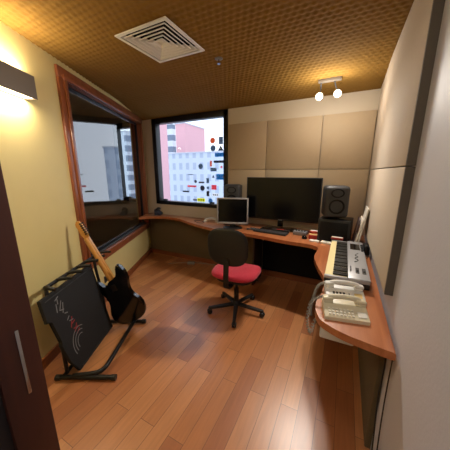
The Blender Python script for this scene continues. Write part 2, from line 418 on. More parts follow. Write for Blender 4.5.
# ------------------------------------------------------------------ street outside
def block(name, a, c, m, label):
    o = thing(name, label, 'building', ((a[0]+c[0])/2, a[1], a[2]))
    b = MB(); b.span(a, c); b.build('wall', m, o, world=True, smooth=False)
    b = MB(); b.span((a[0]-.15, a[1]-.15, c[2]), (c[0]+.15, c[1], c[2]+.18)); b.build('roof_edge', 'pale_stone', o, world=True, smooth=False)
    return o
K = 3.0
def bl(x0, x1, y0, y1, zt, m, label): block('building', (x0*K, y0*K, -30), (x1*K, y1*K, 1.5+(zt-1.5)*K), m, label)
bl(-11.85, -11.0, 15, 17.8, 5.0, 'pink_render', 'plain pink high building seen through the street window')
bl(-16.5, -14.2, 17.5, 17.95, 5.6, 'balcony', 'white building with balcony bands left of the pink one')
bl(-12.3, -1., 12.5, 12.9, 2.64, 'facade', 'long pale office building with a grid of windows')
bl(-9.6, -8.28, 9., 9.8, 7., 'pink_render', 'narrow pale pink building edge at the left of the window')
bl(-26, -17.8, 15.5, 18, 5.0, 'tower', 'white tower with many windows seen through the inner glass')
b = MB(); b.span((-120, 3.6, -30.4), (60, 120, -30)); struct(b.build('street_ground', 'street', smooth=False))

# ------------------------------------------------------------------ acoustic panels
def panel(a, c, m, label, grp, edge='panel_edge', name='acoustic_panel'):
    o = thing(name, label, 'wall panel', ((a[0]+c[0])/2, (a[1]+c[1])/2, a[2]), 0, grp)
    b = MB(); b.span(a, c, .006); b.build('fabric_face', m, o, world=True)
    return o
g = 'beige panels on the back wall'
xs = [-1.535, -.975, -.302, .232]
for r, (z0, z1) in enumerate(((.83, 1.527), (1.533, 2.145))):
    for i in range(3):
        nm = ['left', 'middle', 'right'][i]
        panel((xs[i]+.003, YB-.035, z0), (xs[i+1]-.003, YB, z1), 'beige_fabric', '%s beige fabric panel of the %s row on back wall' % (nm, ['lower', 'upper'][r]), g)
g = 'pale panels on the right wall'
for r, (z0, z1) in enumerate(((.885, 1.522), (1.528, 2.42))):
    o = thing('acoustic_panel', '%s pale fabric panel on the right wall, %s' % (['lower', 'upper'][r], ['above the piano keyboard', 'reaching the ceiling']), 'wall panel', (.25, 2.2, z0), 0, g)
    o['label'] = ['lower pale fabric panel on the right wall above the piano keyboard', 'upper pale fabric panel on the right wall reaching the ceiling'][r]
    b = MB(); b.span((.236, 1.352, z0), (.262, YB-.036, z1), .005); b.build('fabric_face', 'pale_fabric', o, world=True)
    b = MB(); b.span((.2385, 1.338, z0), (XR-.001, 1.352, z1)); b.span((.262, 1.352, z0), (XR-.001, YB-.036, z1)); b.build('edge_strip', 'panel_edge', o, world=True, smooth=False)
o = tag(relocate((lambda b: (b.span((.245, 1.235, .0), (XR-.001, YB-.02, .70), .004), b.build('acoustic_panel', 'olive_fabric'))[1])(MB())), 'olive brown fabric panel low on the right wall under the desk', 'wall panel')
o = tag(relocate((lambda b: (b.span((-3.15, YB-.05, .09), (-1.0, YB-.017, .70), .004), b.build('acoustic_panel', 'olive_fabric'))[1])(MB())), 'long olive brown fabric panel under the desk along the window wall', 'wall panel')

o = tag(relocate((lambda b: (b.span((-.965, YB-.05, .1), (.235, YB-.017, .70), .004), b.build('acoustic_panel', 'cone_black'))[1])(MB())), 'panel under the desk behind the television half, coloured black for shade', 'wall panel')  # near-black colour stands in for the deep shade under the desk
# ------------------------------------------------------------------ desk
ZT = .765
front = [(-2.975, 2.70), (-2.87, 2.86), (-2.66, 2.945), (-2.38, 2.945), (-1.97, 2.76), (-1.61, 2.63), (-1.40, 2.60), (-1.1, 2.575), (-.80, 2.53), (-.53, 2.475), (-.33, 2.46), (-.215, 2.43), (-.172, 2.35), (-.175, 2.237), (-.176, 2.08), (-.13, 1.887), (-.062, 1.66), (-.06, 1.46), (-.078, 1.339), (-.075, 1.247), (-.046, 1.163), (.006, 1.12), (.068, 1.09), (.153, 1.07), (.262, 1.05)]
fr = [(p.x, p.y) for p in catmull([(x, y, 0) for x, y in front], 6)]
outl = fr+[(.262, YB-.004), (-3.185, YB-.004)]
desk = thing('desk', 'long reddish wood worktop with wavy front edge along two walls', 'desk', (-1.2, 2.9, 0))
b = MB(); b.prism(outl, ZT-.038, ZT, None, .008, 3); b.build('worktop', 'desk_wood', desk, world=True)
for x in (-.98, .0):
    b = MB()
    if x == .0: b.span((-.02, 2.30, 0), (.01, 3.09, ZT-.038))
    else: b.span((x-.012, 2.74, 0), (x+.012, 3.09, ZT-.038), .002)
    b.build('support_panel', 'dark_panel', desk, world=True)
b = MB(); b.span((.06, 1.30, .58), (.245, 1.34, ZT-.038), .002); b.build('support_panel', 'dark_panel', desk, world=True)
# ------------------------------------------------------------------ door frame the camera looks past
d = bpy.data.objects.new('door_1', None); C.objects.link(d); struct(d); d.location = (-.62, .2, 0); d.matrix_basis = Matrix.Translation(d.location)
b = MB(); b.span((-.70, .142, 0), (-.60, .218, 2.12), .002); b.span((-.70, .142, 2.12), (XR, .218, 2.2)); b.build('door_jamb', 'door_wood', d, world=True)
b = MB(); b.span((-.72, .10, 0), (-.615, .142, 2.2)); b.build('door_stop', 'black_frame', d, world=True)
b = MB(); b.box((-.5985, .184, 1.085), (.003, .007, .165), None, .001); b.build('strike_plate', 'chrome', d, world=True)

# ------------------------------------------------------------------ ceiling diffuser
v = thing('ceiling_vent', 'square white four-way air vent with nested louvres in the ceiling', 'vent', (VC[0], VC[1], ZC-.012))
def sqring(b, h0, z0, h1, z1, t=.003):
    p = [(-1, -1), (1, -1), (1, 1), (-1, 1)]
    lo = [[b.b.verts.new((h*q[0], h*q[1], z)) for q in p] for h, z in ((h0, z0), (h1, z1), (h1, z1-t), (h0, z0-t))]
    for a in range(4):
        A_, B_ = lo[a], lo[(a+1) % 4]
        for k in range(4): b.b.faces.new((A_[k], A_[(k+1) % 4], B_[(k+1) % 4], B_[k]))
b = MB(); sqring(b, .226, .004, .203, .004, .008); sqring(b, .205, .004, .195, .03); b.build('frame', 'white_metal', v, smooth=False)
for i, h in enumerate((.178, .144, .110, .076, .044)):
    b = MB(); sqring(b, h, .0, h-.024, .024); sqring(b, h+.007, .0, h-.001, .0, .003); b.build('louvre', 'white_metal', v, smooth=False)
b = MB(); b.box((0, 0, .014), (.036, .036, .006)); b.build('centre_plate', 'white_metal', v)
b = MB()
for a, c in (((-.21, -.21, .014), (-.205, .21, .13)), ((.205, -.21, .014), (.21, .21, .13)), ((-.21, -.21, .014), (.21, -.205, .13)), ((-.21, .205, .014), (.21, .21, .13)), ((-.21, -.21, .13), (.21, .21, .135))): b.span(a, c)
b.build('duct_box', 'dark_void', v, smooth=False)
# sprinkler
s = thing('sprinkler', 'small grey sprinkler head on the ceiling beyond the vent', 'sprinkler', (-1.05, 1.945, ZC-.01))
b = MB(); b.lathe([(0, .012), (.032, .012), (.034, .004), (.02, 0), (0, 0)]); b.build('cover_plate', 'grey_plastic', s)
b = MB(); b.tube([(0, 0, .0), (0, 0, -.03)], .006); b.lathe([(0, -.03), (.014, -.03), (.014, -.033), (0, -.033)]); b.build('nozzle', 'chrome', s)

# ------------------------------------------------------------------ spot fitting with two lamps
sp = thing('ceiling_spotlight', 'two-lamp ceiling spotlight, both lamps lit, near the back wall', 'light', (-.245, 2.74, 2.39))
b = MB(); b.span((-.34, 2.715, 2.368), (-.13, 2.765, 2.40), .004); b.build('mounting_bar', 'lamp_grey', sp, world=True)
heads = [((-.315, 2.74, 2.368), (-.318, 2.70, 2.235)), ((-.19, 2.74, 2.368), (-.152, 2.70, 2.24))]
aim = Vector((.0, -.35, -.8)).normalized()
for top, q in heads:
    b = MB(); b.tube([top, ((top[0]+q[0])/2, top[1]+.02, 2.31), (q[0], q[1]+.03, q[2]+.035)], .006, 8, smooth=4); b.build('arm', 'dark_grey', sp, world=True)
    dirv = (Vector((-.25, .6, 1.7))-Vector(q)).normalized()
    Mq = Matrix.Translation(q) @ dirv.to_track_quat('Z', 'Y').to_matrix().to_4x4()
    b = MB(); b.lathe([(0, -.05), (.015, -.05), (.02, -.03), (.036, 0), (.033, 0), (.018, -.028), (0, -.03)], Mq); h = b.build('lamp_head', 'lamp_grey', sp, world=True)
    b = MB(); b.lathe([(0, .018), (.018, .013), (.031, 0), (.028, -.008), (0, -.012)], Mq); b.build('bulb', 'bulb_lit', sp, world=True)
    ld = bpy.data.lights.new('spot_lamp', 'SPOT'); ld.energy = 52; ld.color = (1, .92, .82); ld.shadow_soft_size = .05; ld.spot_size = R(140); ld.spot_blend = 1
    lo = bpy.data.objects.new('spot_lamp', ld); C.objects.link(lo); lo.location = Vector(q)+dirv*.03; lo.rotation_euler = (Vector((-1.1, 1.2, 0))-Vector(q)).to_track_quat('-Z', 'Y').to_euler()

    ld = bpy.data.lights.new('spot_lamp_spill', 'POINT'); ld.energy = 5; ld.color = (1, .92, .82); ld.shadow_soft_size = .05
    lo = bpy.data.objects.new('spot_lamp_spill', ld); C.objects.link(lo); lo.location = Vector(q)+dirv*.06+Vector((0, 0, -.02))
# ------------------------------------------------------------------ wall lamp, left
wl = bpy.data.objects.new('wall_lamp', None); C.objects.link(wl); wl.matrix_basis = ML @ Matrix.Translation((0, 0, 2.0))
tag(wl, 'grey box wall lamp glowing from below on the yellow wall', 'light')
b = MB()
b.span((-.12, .075, 0), (.26, .083, .15)); b.span((.252, 0, 0), (.26, .075, .15)); b.span((-.12, 0, 0), (-.112, .075, .15)); b.build('housing', 'lamp_grey', wl, smooth=False)
b = MB(); b.span((-.112, .004, .006), (.252, .075, .012)); b.build('diffuser', 'lamp_lit', wl, smooth=False)
b = MB(); b.span((-.112, .004, .13), (.252, .075, .136)); b.build('diffuser', 'lamp_lit', wl, smooth=False)
for sz, e in ((-1, 5.5), (1, 4.5)):
    ld = bpy.data.lights.new('wall_lamp_glow', 'AREA'); ld.shape = 'RECTANGLE'; ld.size = .34; ld.size_y = .06; ld.energy = e; ld.color = (1, .86, .64)
    lo = bpy.data.objects.new('wall_lamp_glow', ld); C.objects.link(lo)
    p = ML @ Vector((.07, .04, 2.0+(-.004 if sz < 0 else .156))); lo.matrix_basis = Matrix.Translation(p) @ Matrix.Rotation(math.atan2(DL.y, DL.x), 4, 'Z') @ (Matrix.Rotation(PI, 4, 'X') if sz > 0 else Matrix.Identity(4))

# ------------------------------------------------------------------ office chair
def chair():
    t = thing('office_chair', 'black office swivel chair with red seat at the desk', 'chair', (-.935, 2.11, 0), 4)
    def sup(a, bb, n, e=3.2): return [(a*math.copysign(abs(math.cos(2*PI*k/n))**(2/e), math.cos(2*PI*k/n)), bb*math.copysign(abs(math.sin(2*PI*k/n))**(2/e), math.sin(2*PI*k/n))) for k in range(n)]
    b = MB(); rings = []
    for sc, z in ((.80, .445), (.95, .452), (1, .465), (1, .485), (.95, .503), (.8, .515), (.4, .512), (.0, .508)):
        if sc == 0: rings.append([b.b.verts.new((0, 0, z))])
        else: rings.append([b.b.verts.new((x*sc, y*sc, z-(.03*(y/.24)**3 if y > 0 and z > .44 else 0))) for x, y in sup(.245, .235, 32)])
    for a, c in zip(rings, rings[1:]):
        for k in range(32):
            if len(c) == 1: b.b.faces.new((a[k], a[(k+1) % 32], c[0]))
            else: b.b.faces.new((a[k], a[(k+1) % 32], c[(k+1) % 32], c[k]))
    b.b.faces.new(rings[0][::-1]); b.build('seat', 'red_fabric', t)
    b = MB(); b.prism(sup(.20, .19, 24), .405, .428, None, .006); b.box((0, 0, .385), (.16, .2, .04), None, .008); b.build('seat_pan', 'black_plastic', t)
    # backrest, curved
    for nm, m, off, sc, th in (('backrest', 'black_fabric', 0, .96, .045), ('back_shell', 'black_plastic', -.024, 1., .02)):
        b = MB(); o_ = sup(.205*sc, .185*sc, 32, 2.9); fr_ = []; bk = []
        def cv(x, y, z): return (x, -.255+off+z+.35*x*x-.05*(y), .815+y)
        lv = [(.86, th/2), (.97, th*.3), (1, 0), (.97, -th*.3), (.86, -th/2)]; rg = []
        for s_, z in lv: rg.append([b.b.verts.new(cv(x*s_, y*s_, z)) for x, y in o_])
        for a, c in zip(rg, rg[1:]):
            for k in range(32): b.b.faces.new((a[k], a[(k+1) % 32], c[(k+1) % 32], c[k]))
        for rr, z in ((rg[0], th/2), (rg[-1], -th/2)):
            mid = [b.b.verts.new(cv(x*.45, y*.45, z)) for x, y in o_]; ce = b.b.verts.new(cv(0, 0, z))
            for k in range(32): b.b.faces.new((rr[k], rr[(k+1) % 32], mid[(k+1) % 32], mid[k])); b.b.faces.new((mid[k], mid[(k+1) % 32], ce))
        b.build(nm, m, t)
    b = MB()
    pts = catmull([(0, -.05, .39), (0, -.2, .385), (0, -.285, .42), (0, -.30, .52), (0, -.29, .70)], 5)
    for p, q in zip(pts, pts[1:]):
        dd = (q-p); b.box((p+q)/2, (.05, .012, dd.length+.012), Matrix.Rotation(math.atan2(-dd.y, dd.z), 4, 'X'))
    b.build('back_bracket', 'black_metal', t)
    b = MB(); b.tube([(0, 0, .38), (0, 0, .26)], .016); b.tube([(0, 0, .27), (0, 0, .09)], .027, 16); b.build('gas_column', 'black_metal', t)
    b = MB(); b.tube([(.08, .02, .395), (.2, .03, .39), (.235, .03, .385)], .006); b.build('height_lever', 'black_plastic', t)
    b = MB(); b.lathe([(0, .125), (.035, .125), (.045, .11), (.045, .075), (0, .07)]); b.build('base_hub', 'black_plastic', t)
    for k in range(5):
        a = R(286+72*k); M = Matrix.Rotation(a, 4, 'Z')
        b = MB(); b.prism([(.03, -.024), (.3, -.015), (.31, 0), (.3, .015), (.03, .024)], .07, .098, None, .004)
        for vv in b.b.verts: vv.co.z += -.018*max(0, vv.co.x-.05)/.26
        l = b.build('base_leg', 'black_plastic', t, M=M)
        b = MB(); b.tube([(.295, 0, .08), (.295, 0, .045)], .008)
        for s_ in (-.014, .014): b.lathe([(0, -.008), (.024, -.008), (.027, 0), (.024, .008), (0, .008)], Matrix.Translation((.295, s_, .0275)) @ Matrix.Rotation(PI/2, 4, 'X'), 18)
        b.box((.295, 0, .05), (.05, .012, .012), None, .003)
        b.build('caster', 'black_plastic', l, M=M)
chair()

# ------------------------------------------------------------------ guitar rack, case and guitar
DN = Vector((-.4555, .89, 0)); DW = Vector((.89, .4555, 0)); P1 = Vector((-1.75, .70, 0))
MR = Matrix(((DN.x, DW.x, 0, P1.x), (DN.y, DW.y, 0, P1.y), (0, 0, 1, 0), (0, 0, 0, 1)))     # (n along, w out, z)
rk = bpy.data.objects.new('guitar_rack', None); C.objects.link(rk); rk.matrix_basis = MR.copy()
tag(rk, 'black tubular multi-guitar floor rack by the yellow wall', 'guitar stand')
RL = .66
for n_ in (0, RL):
    b = MB(); b.tube([(n_, .015, .022), (n_, .42, .022)], .017, 10); fo = b.build('foot', 'black_metal', rk)
    for q in (.012, .42): b = MB(); b.tube([(n_, q-.017, .021), (n_, q+.017, .021)], .021, 12); b.build('rubber_cap', 'black_plastic', fo)
b = MB(); b.tube([(.0, .12, .035), (.02, .27, .04), (.05, .32, .045), (.12, .335, .05), (.4, .335, .05), (RL, .335, .045)], .017, 12, smooth=5); b.build('front_rail', 'black_metal', rk)
b = MB(); b.tube([(.0, .06, .04), (.3, .06, .05), (RL, .06, .04)], .015, 10); b.build('rear_rail', 'black_metal', rk)
for n_, n2 in ((.03, .075), (RL-.03, RL+.03)):
    b = MB(); b.tube([(n_, .06, .03), (n_+.005, .05, .3), ((n_+n2)/2, .0, .6), (n2, -.02, .69)], .013, 10, smooth=4); b.build('post', 'black_metal', rk)
b = MB(); b.tube([(.055, .06, .70), (.06, .0, .715), (.10, -.02, .705), (.4, -.02, .705), (.78, -.02, .705)], .014, 12, smooth=4); b.build('neck_rail', 'black_metal', rk)
for k in range(6):
    n_ = .185+.118*k
    b = MB(); b.tube([(n_, -.02, .71), (n_+.005, .05, .722), (n_+.005, .10, .725)], .0125, 10, smooth=2); b.build('neck_peg', 'black_plastic', rk)

# case leaning on the rack: local (along n, up the slope)
cs = bpy.data.objects.new('folding_music_case', None); C.objects.link(cs)
top = Vector((0, -.003, .665)); bot = Vector((0, .125, .03)); up = (top-bot).normalized(); nor = Vector((1, 0, 0)).cross(up).normalized()
if nor.y < 0: nor = -nor
MCs = MR @ Matrix(((1, 0, 0, 0), (0, up.y, nor.y, bot.y), (0, up.z, nor.z, bot.z), (0, 0, 0, 1)))
cs.matrix_basis = MCs
tag(cs, 'flat black case with red and white print leaning on the guitar rack', 'case')
b = MB(); b.prism([(.05, 0), (.565, 0), (.565, .66), (-.045, .645), (-.055, .48), (-.015, .475), (-.0, .30), (-.02, .28), (-.0, .12)], 0, .028, None, .006); b.build('case_body', 'black_fabric', cs)
b = MB(); b.tube([(.07, .02, .03), (.548, .02, .03), (.548, .63, .03), (-.02, .62, .03)], .004, 8); b.build('piping', 'black_plastic', cs)
def stroke(b, p, q, wd=.007):
    p = Vector((p[0], p[1], 0)); q = Vector((q[0], q[1], 0)); d_ = q-p
    b.box(((p.x+q.x)/2, (p.y+q.y)/2, .0285), (d_.length, wd, .0012), Matrix.Rotation(math.atan2(d_.y, d_.x), 4, 'Z'))
b = MB()
for p, q in (((.06, .585), (.10, .60)), ((.085, .60), (.075, .55)), ((.11, .56), (.07, .50)), ((.12, .54), (.09, .47)), ((.075, .50), (.11, .49)), ((.10, .46), (.13, .45)), ((.13, .42), (.10, .40)), ((.115, .385), (.155, .375)), ((.06, .56), (.045, .50))): stroke(b, p, q)
for rr in (.05, .075, .10):
    pp = [(.165+rr*math.cos(t_), .175+rr*math.sin(t_)*1.2) for t_ in [R(60+12*i) for i in range(13)]]
    for p, q in zip(pp, pp[1:]): stroke(b, p, q, .006)
b.build('white_print', 'print_white', cs, smooth=False)
b = MB()
for p, q in (((.15, .40), (.11, .33)), ((.165, .36), (.12, .35)), ((.17, .33), (.13, .28)), ((.125, .31), (.175, .30)), ((.18, .28), (.14, .255))): stroke(b, p, q)
b.build('red_print', 'print_red', cs, smooth=False)

def guitar():
    # local: x = width (bass horn +x), y = up the neck, z = towards the camera (back of the instrument)
    base = MR @ Vector((.60, .335, .128)); tip = MR @ Vector((.60, -.085, 1.05))
    yv = (tip-base).normalized(); zv = (-(DN)).normalized(); zv = (zv-yv*zv.dot(yv)).normalized(); xv = yv.cross(zv)
    M = Matrix(((xv.x, yv.x, zv.x, base.x), (xv.y, yv.y, zv.y, base.y), (xv.z, yv.z, zv.z, base.z), (0, 0, 0, 1)))
    g = bpy.data.objects.new('electric_guitar', None); C.objects.link(g); g.matrix_basis = M
    tag(g, 'black double-cutaway electric guitar with maple neck standing in rack', 'guitar')
    o = [(0, 0), (.08, .006), (.135, .035), (.160, .09), (.152, .15), (.125, .20), (.116, .24), (.126, .285), (.148, .33), (.158, .38), (.150, .43), (.128, .46), (.105, .45), (.082, .405), (.052, .375), (.03, .375), (-.03, .36), (-.052, .335), (-.075, .338), (-.095, .375), (-.12, .40), (-.142, .385), (-.142, .34), (-.122, .29), (-.108, .24), (-.118, .19), (-.150, .13), (-.165, .08), (-.142, .03), (-.08, .006)]
    oc = [(p.x*1.08, p.y*1.25-.05) for p in catmull([(x, y, 0) for x, y in o], 3, True)]
    b = MB(); b.prism(oc, -.022, .022, None, .009, 3); b.build('body', 'black_lacquer', g)
    b = MB(); b.box((0, .335, .0235), (.05, .065, .003), None, .001); b.build('neck_plate', 'black_metal', g)
    b = MB(); b.prism([(-.031, .33), (.031, .33), (.025, .86), (-.025, .86)], -.03, -.006, None, .004)
    b.tube([(0, .36, -.006), (0, .60, -.008), (0, .86, -.012)], [.026, .024, .02], 12); b.build('neck', 'maple', g)
    b = MB(); b.prism([(-.03, .35), (.03, .35), (.023, .865), (-.023, .865)], -.036, -.030); b.build('fretboard', 'maple', g)
    b = MB(); b.prism([(-.021, .855), (.021, .855), (.030, .875), (.038, .90), (.034, .985), (.022, 1.022), (.0, 1.03), (-.022, 1.01), (-.03, .985), (-.022, .97), (-.026, .90)], -.028, -.012, None, .003); hs = b.build('headstock', 'maple', g)
    for k in range(6):
        y = .895+.02*k
        b = MB(); b.box((.026, y, -.007), (.016, .014, .010), None, .002); b.tube([(.033, y, -.008), (.048, y, -.008)], .003, 8); b.box((.054, y, -.008), (.012, .014, .006), None, .002); b.build('tuning_peg', 'black_metal', hs)
    b = MB(); 
    for k in range(6): b.tube([(-.013+.005*k, .09, -.045), (-.016+.0065*k, .86, -.038)], .0006, 4)
    b.build('strings', 'chrome', g)
    b = MB(); b.prism([(-.10, .12), (.02, .10), (.07, .2), (.06, .36), (.03, .37), (-.03, .34), (-.09, .36), (-.08, .22)], -.026, -.022); b.build('pickguard', 'black_plastic', g)
    b = MB(); b.lathe([(0, -.012), (.007, -.012), (.005, -.0), (0, -.0)], Matrix.Translation((0, -.052, 0)) @ Matrix.Rotation(PI/2, 4, 'X'), 10); b.build('strap_button', 'chrome', g)
guitar()

# ------------------------------------------------------------------ screens
tv = thing('television', 'large black flat television in the middle of the desk', 'screen', (-.70, 2.955, ZT), 0)
b = MB(); b.box((0, 0, .395), (.94, .035, .545), None, .006); b.box((0, .03, .36), (.6, .035, .3), None, .01); b.build('housing', 'black_plastic', tv)
b = MB(); b.box((0, -.0178, .40), (.915, .002, .515)); b.build('display', 'screen_glass', tv)
b = MB(); b.box((0, .01, .09), (.07, .03, .10), None, .004); b.build('neck', 'black_gloss', tv)
b = MB(); b.prism([(-.24, -.09), (.24, -.09), (.2, .1), (-.2, .1)], 0, .012, None, .003); b.build('base_plate', 'black_gloss', tv)
b = MB(); b.box((0, -.0185, .131), (.05, .001, .008)); b.build('badge', 'print_white', tv)
mo = thing('computer_monitor', 'small silver-framed square monitor left of the television', 'screen', (-1.275, 2.72, ZT), 20)
b = MB(); 
for a, c in (((-.205, -.02, .065), (-.187, .02, .408)), ((.187, -.02, .065), (.205, .02, .408)), ((-.187, -.02, .065), (.187, .02, .09)), ((-.187, -.02, .391), (.187, .02, .408))): b.span(a, c, .002)
b.build('bezel', 'silver_plastic', mo)
b = MB(); b.box((0, .012, .237), (.39, .03, .33), None, .008); b.build('housing', 'silver_plastic', mo)
b = MB(); b.box((0, -.0105, .24), (.378, .006, .304)); b.build('display', 'screen_glass', mo)
b = MB(); b.box((0, .045, .10), (.08, .03, .2), None, .006); b.build('neck', 'dark_grey', mo)
b = MB(); b.prism([(x*.13, y*.09+.02) for x, y in [(math.cos(k*PI/12), math.sin(k*PI/12)) for k in range(24)]], 0, .016, None, .005); b.build('base_plate', 'black_plastic', mo)

# ------------------------------------------------------------------ speakers
def speaker(label, x, y, z, rz, W_=.235, H_=.325, D_=.22):
    t = thing('studio_speaker', label, 'speaker', (x, y, z), rz, 'studio monitor speakers')
    b = MB(); b.box((0, 0, .02+H_/2), (W_, D_, H_), None, .035, 5); b.build('cabinet', 'speaker_grey', t)
    yF = -D_/2
    b = MB(); b.lathe([(.072, .001), (.076, .006), (.068, .008), (.05, -.008), (.02, -.018), (.014, -.010), (0, -.006)], Matrix.Translation((0, yF, .02+H_*.36)) @ Matrix.Rotation(PI/2, 4, 'X'), 28); b.build('woofer', 'cone_black', t)
    b = MB(); b.lathe([(.056, .001), (.052, .003), (.03, -.004), (.014, -.012), (.012, -.006), (0, -.002)], Matrix.Translation((0, yF, .02+H_*.78)) @ Matrix.Diagonal((1.15, 1, .8, 1)) @ Matrix.Rotation(PI/2, 4, 'X'), 28); b.build('tweeter', 'cone_black', t)
    b = MB(); b.lathe([(0, 0), (.07, 0), (.06, .01), (.03, .016), (.03, .024), (0, .024)]); b.build('stand_foot', 'black_plastic', t)
def speaker_box(label, x, y, z, rz, w_, d_, h_):
    t = thing('speaker_plinth', label, 'box', (x, y, z), rz, 'speaker plinths')
    b = MB(); b.box((0, 0, h_/2), (w_, d_, h_), None, .006); b.build('box_body', 'black_plastic', t)
    b = MB(); b.box((0, -d_/2-.001, h_/2), (w_*.86, .004, h_*.8), None, .001); b.build('front_panel', 'cone_black', t)
speaker_box('black plinth under the right-hand speaker beside the leaning magazines', -.045, 2.73, ZT, -6, .31, .26, .25)
speaker('grey-black studio speaker on a plinth right of the television', -.075, 2.72, ZT+.25, 12)
speaker_box('black plinth behind the small silver-framed monitor', -1.39, 2.985, ZT, 14, .24, .2, .22)
speaker('bluish-black studio speaker behind the small silver-framed monitor', -1.39, 2.975, ZT+.22, 14)

# ------------------------------------------------------------------ computer keyboard, mouse, desk objects
kb = thing('computer_keyboard', 'thin black computer keyboard in front of the television', 'keyboard', (-.76, 2.725, ZT), -7)
b = MB(); b.box((0, 0, .009), (.42, .12, .014), None, .003); b.build('case', 'black_plastic', kb)
b = MB()
for r in range(5):
    for c_ in range(17): b.box((-.192+.024*c_, -.043+.0215*r, .019), (.020, .018, .006), None, 0)
kk = b.build('keys', 'dark_grey', kb, smooth=False); 
ms = thing('computer_mouse', 'black mouse right of the computer keyboard', 'mouse', (-.348, 2.665, ZT), 10)
b = MB(); b.lathe([(0, .034), (.012, .033), (.022, .026), (.029, .012), (.03, .002), (0, 0)], Matrix.Diagonal((1, 1.6, 1, 1)), 20); b.build('shell', 'black_gloss', ms)
b = MB(); b.tube([(0, -.03, .027), (0, -.018, .032)], .004, 8); b.build('scroll_wheel', 'grey_plastic', ms)
ai = thing('audio_interface', 'small grey box with knobs and cables before the television', 'electronics', (-.415, 2.80, ZT), -8)
b = MB(); b.box((0, 0, .025), (.15, .10, .045), None, .004); b.build('case', 'grey_plastic', ai)
for k in range(4): b = MB(); b.lathe([(0, .012), (.009, .012), (.010, 0), (0, 0)], Matrix.Translation((-.05+.033*k, 0, .046)), 14); b.build('knob', 'black_plastic', ai)
b = MB(); b.tube([(.075, .03, .02), (.11, .06, .05), (.10, .12, .04), (.03, .14, .008)], .004, 8, smooth=5); b.build('cable', 'black_plastic', ai)
dk = thing('docking_box', 'flat black box with reddish top under the television edge', 'electronics', (-.66, 2.826, ZT), -4)
b = MB(); b.box((0, 0, .016), (.22, .055, .03), None, .004); b.build('case', 'black_plastic', dk)
b = MB(); b.box((0, 0, .032), (.09, .03, .003)); b.build('lid', 'card_red', dk)
def bundle(name, label, seeds, x, y, m='black_plastic', r=.003, n=5, w_=.09):
    o = thing(name, label, 'cable', (x, y, ZT)); rnd = random.Random(seeds); b = MB()
    for k in range(n): b.tube([(rnd.uniform(-w_, w_), rnd.uniform(-.04, .04), rnd.uniform(.004, .03)) for _ in range(6)], r, 6, smooth=5)
    b.build('loops', m, o)
bundle('cable_bundle', 'tangle of grey and black cables between the two screens', 4, -1.02, 2.76, 'dark_grey', .004, 5, .07)
# cards and boxes
def slab(name, label, cat, x, y, z, rz, dim, m, m2=None, grp=None):
    t = thing(name, label, cat, (x, y, z), rz, grp)
    b = MB(); b.box((0, 0, dim[2]/2), dim, None, min(dim)*.12); b.build('body', m, t)
    if m2: b = MB(); b.box((0, 0, dim[2]+.0006), (dim[0]*.9, dim[1]*.86, .0012)); b.build('top_label', m2, t)
    return t
g = 'small boxes and cards on the desk'
slab('cardboard_box', 'small red box with yellowish top beside the mouse', 'box', -.258, 2.715, ZT, 8, (.10, .12, .05), 'card_red', 'card_yellow', g)
slab('card_pack', 'white-topped red card pack lying on the yellowish box', 'card pack', -.252, 2.745, ZT+.0515, -6, (.10, .06, .03), 'card_red', 'paper_white', g)
slab('card_pack', 'flat white card pack in front of the small red box', 'card pack', -.232, 2.585, ZT, -8, (.095, .06, .014), 'paper_white', None, g)
slab('notepad', 'white notepad at the far end of the piano keyboard', 'notepad', -.095, 2.555, ZT, -12, (.14, .07, .022), 'paper_white', None, g)
slab('card_pack', 'red card pack with white label before the plinth', 'card pack', -.015, 2.562, ZT+.062, -6, (.11, .05, .02), 'card_red', 'paper_white', g)
slab('black_case', 'black box holding up a red card pack by the plinth', 'box', -.015, 2.562, ZT, -6, (.10, .045, .0615), 'black_plastic', None)
# things by the window
t = thing('desk_telephone', 'small dark blue desk phone in the far left corner of the desk', 'telephone', (-2.87, 3.06, ZT), 20)
b = MB(); b.prism([(-.05, 0), (.05, 0), (.05, .03), (-.04, .10), (-.05, .10)], -.07, .07, Matrix.Rotation(PI/2, 4, 'X'), .006); b.build('base', 'navy_print', t)
b = MB(); b.tube([(-.01, -.075, .10), (-.005, 0, .115), (-.01, .075, .10)], .018, 10, smooth=3); b.build('handset', 'black_frame', t)
t = thing('white_handset', 'white curved handset lying on the desk below the window', 'telephone', (-1.74, 2.95, ZT), 20)
b = MB(); b.tube([(-.09, 0, .02), (-.04, 0, .04), (.04, 0, .05), (.09, 0, .03)], [.022, .018], 12, smooth=4); b.build('handle', 'paper_white', t)
for x_ in (-.085, .09): b = MB(); b.lathe([(0, 0), (.03, 0), (.03, .02), (0, .025)], Matrix.Translation((x_, 0, 0)), 16); b.build('ear_piece', 'paper_white', t)
o = MB(); o.tube([(-1.98, 2.87, ZT+.004), (-1.88, 2.80, ZT+.004), (-1.80, 2.82, ZT+.004), (-1.84, 2.90, ZT+.004), (-1.94, 2.93, ZT+.004), (-2.0, 2.89, ZT+.004), (-1.93, 2.83, ZT+.006)], .004, 8, smooth=5)
tag(relocate(o.build('cable_loop', 'black_plastic')), 'dark loop of cable on the desk beside the white handset', 'cable')
t = thing('power_adapter', 'small pale adapter lying on the floor under the window desk', 'adapter', (-2.15, 2.98, 0), 25)
b = MB(); b.box((0, 0, .02), (.12, .06, .04), None, .008); b.build('body', 'cable_grey', t)
b = MB(); b.tube([(.06, 0, .02), (.2, .02, .006), (.35, -.02, .005), (.55, .03, .005)], .005, 8, smooth=5); b.tube([(-.06, 0, .02), (-.2, .03, .006), (-.38, .0, .005)], .005, 8, smooth=5); b.build('cord', 'cable_grey', t)

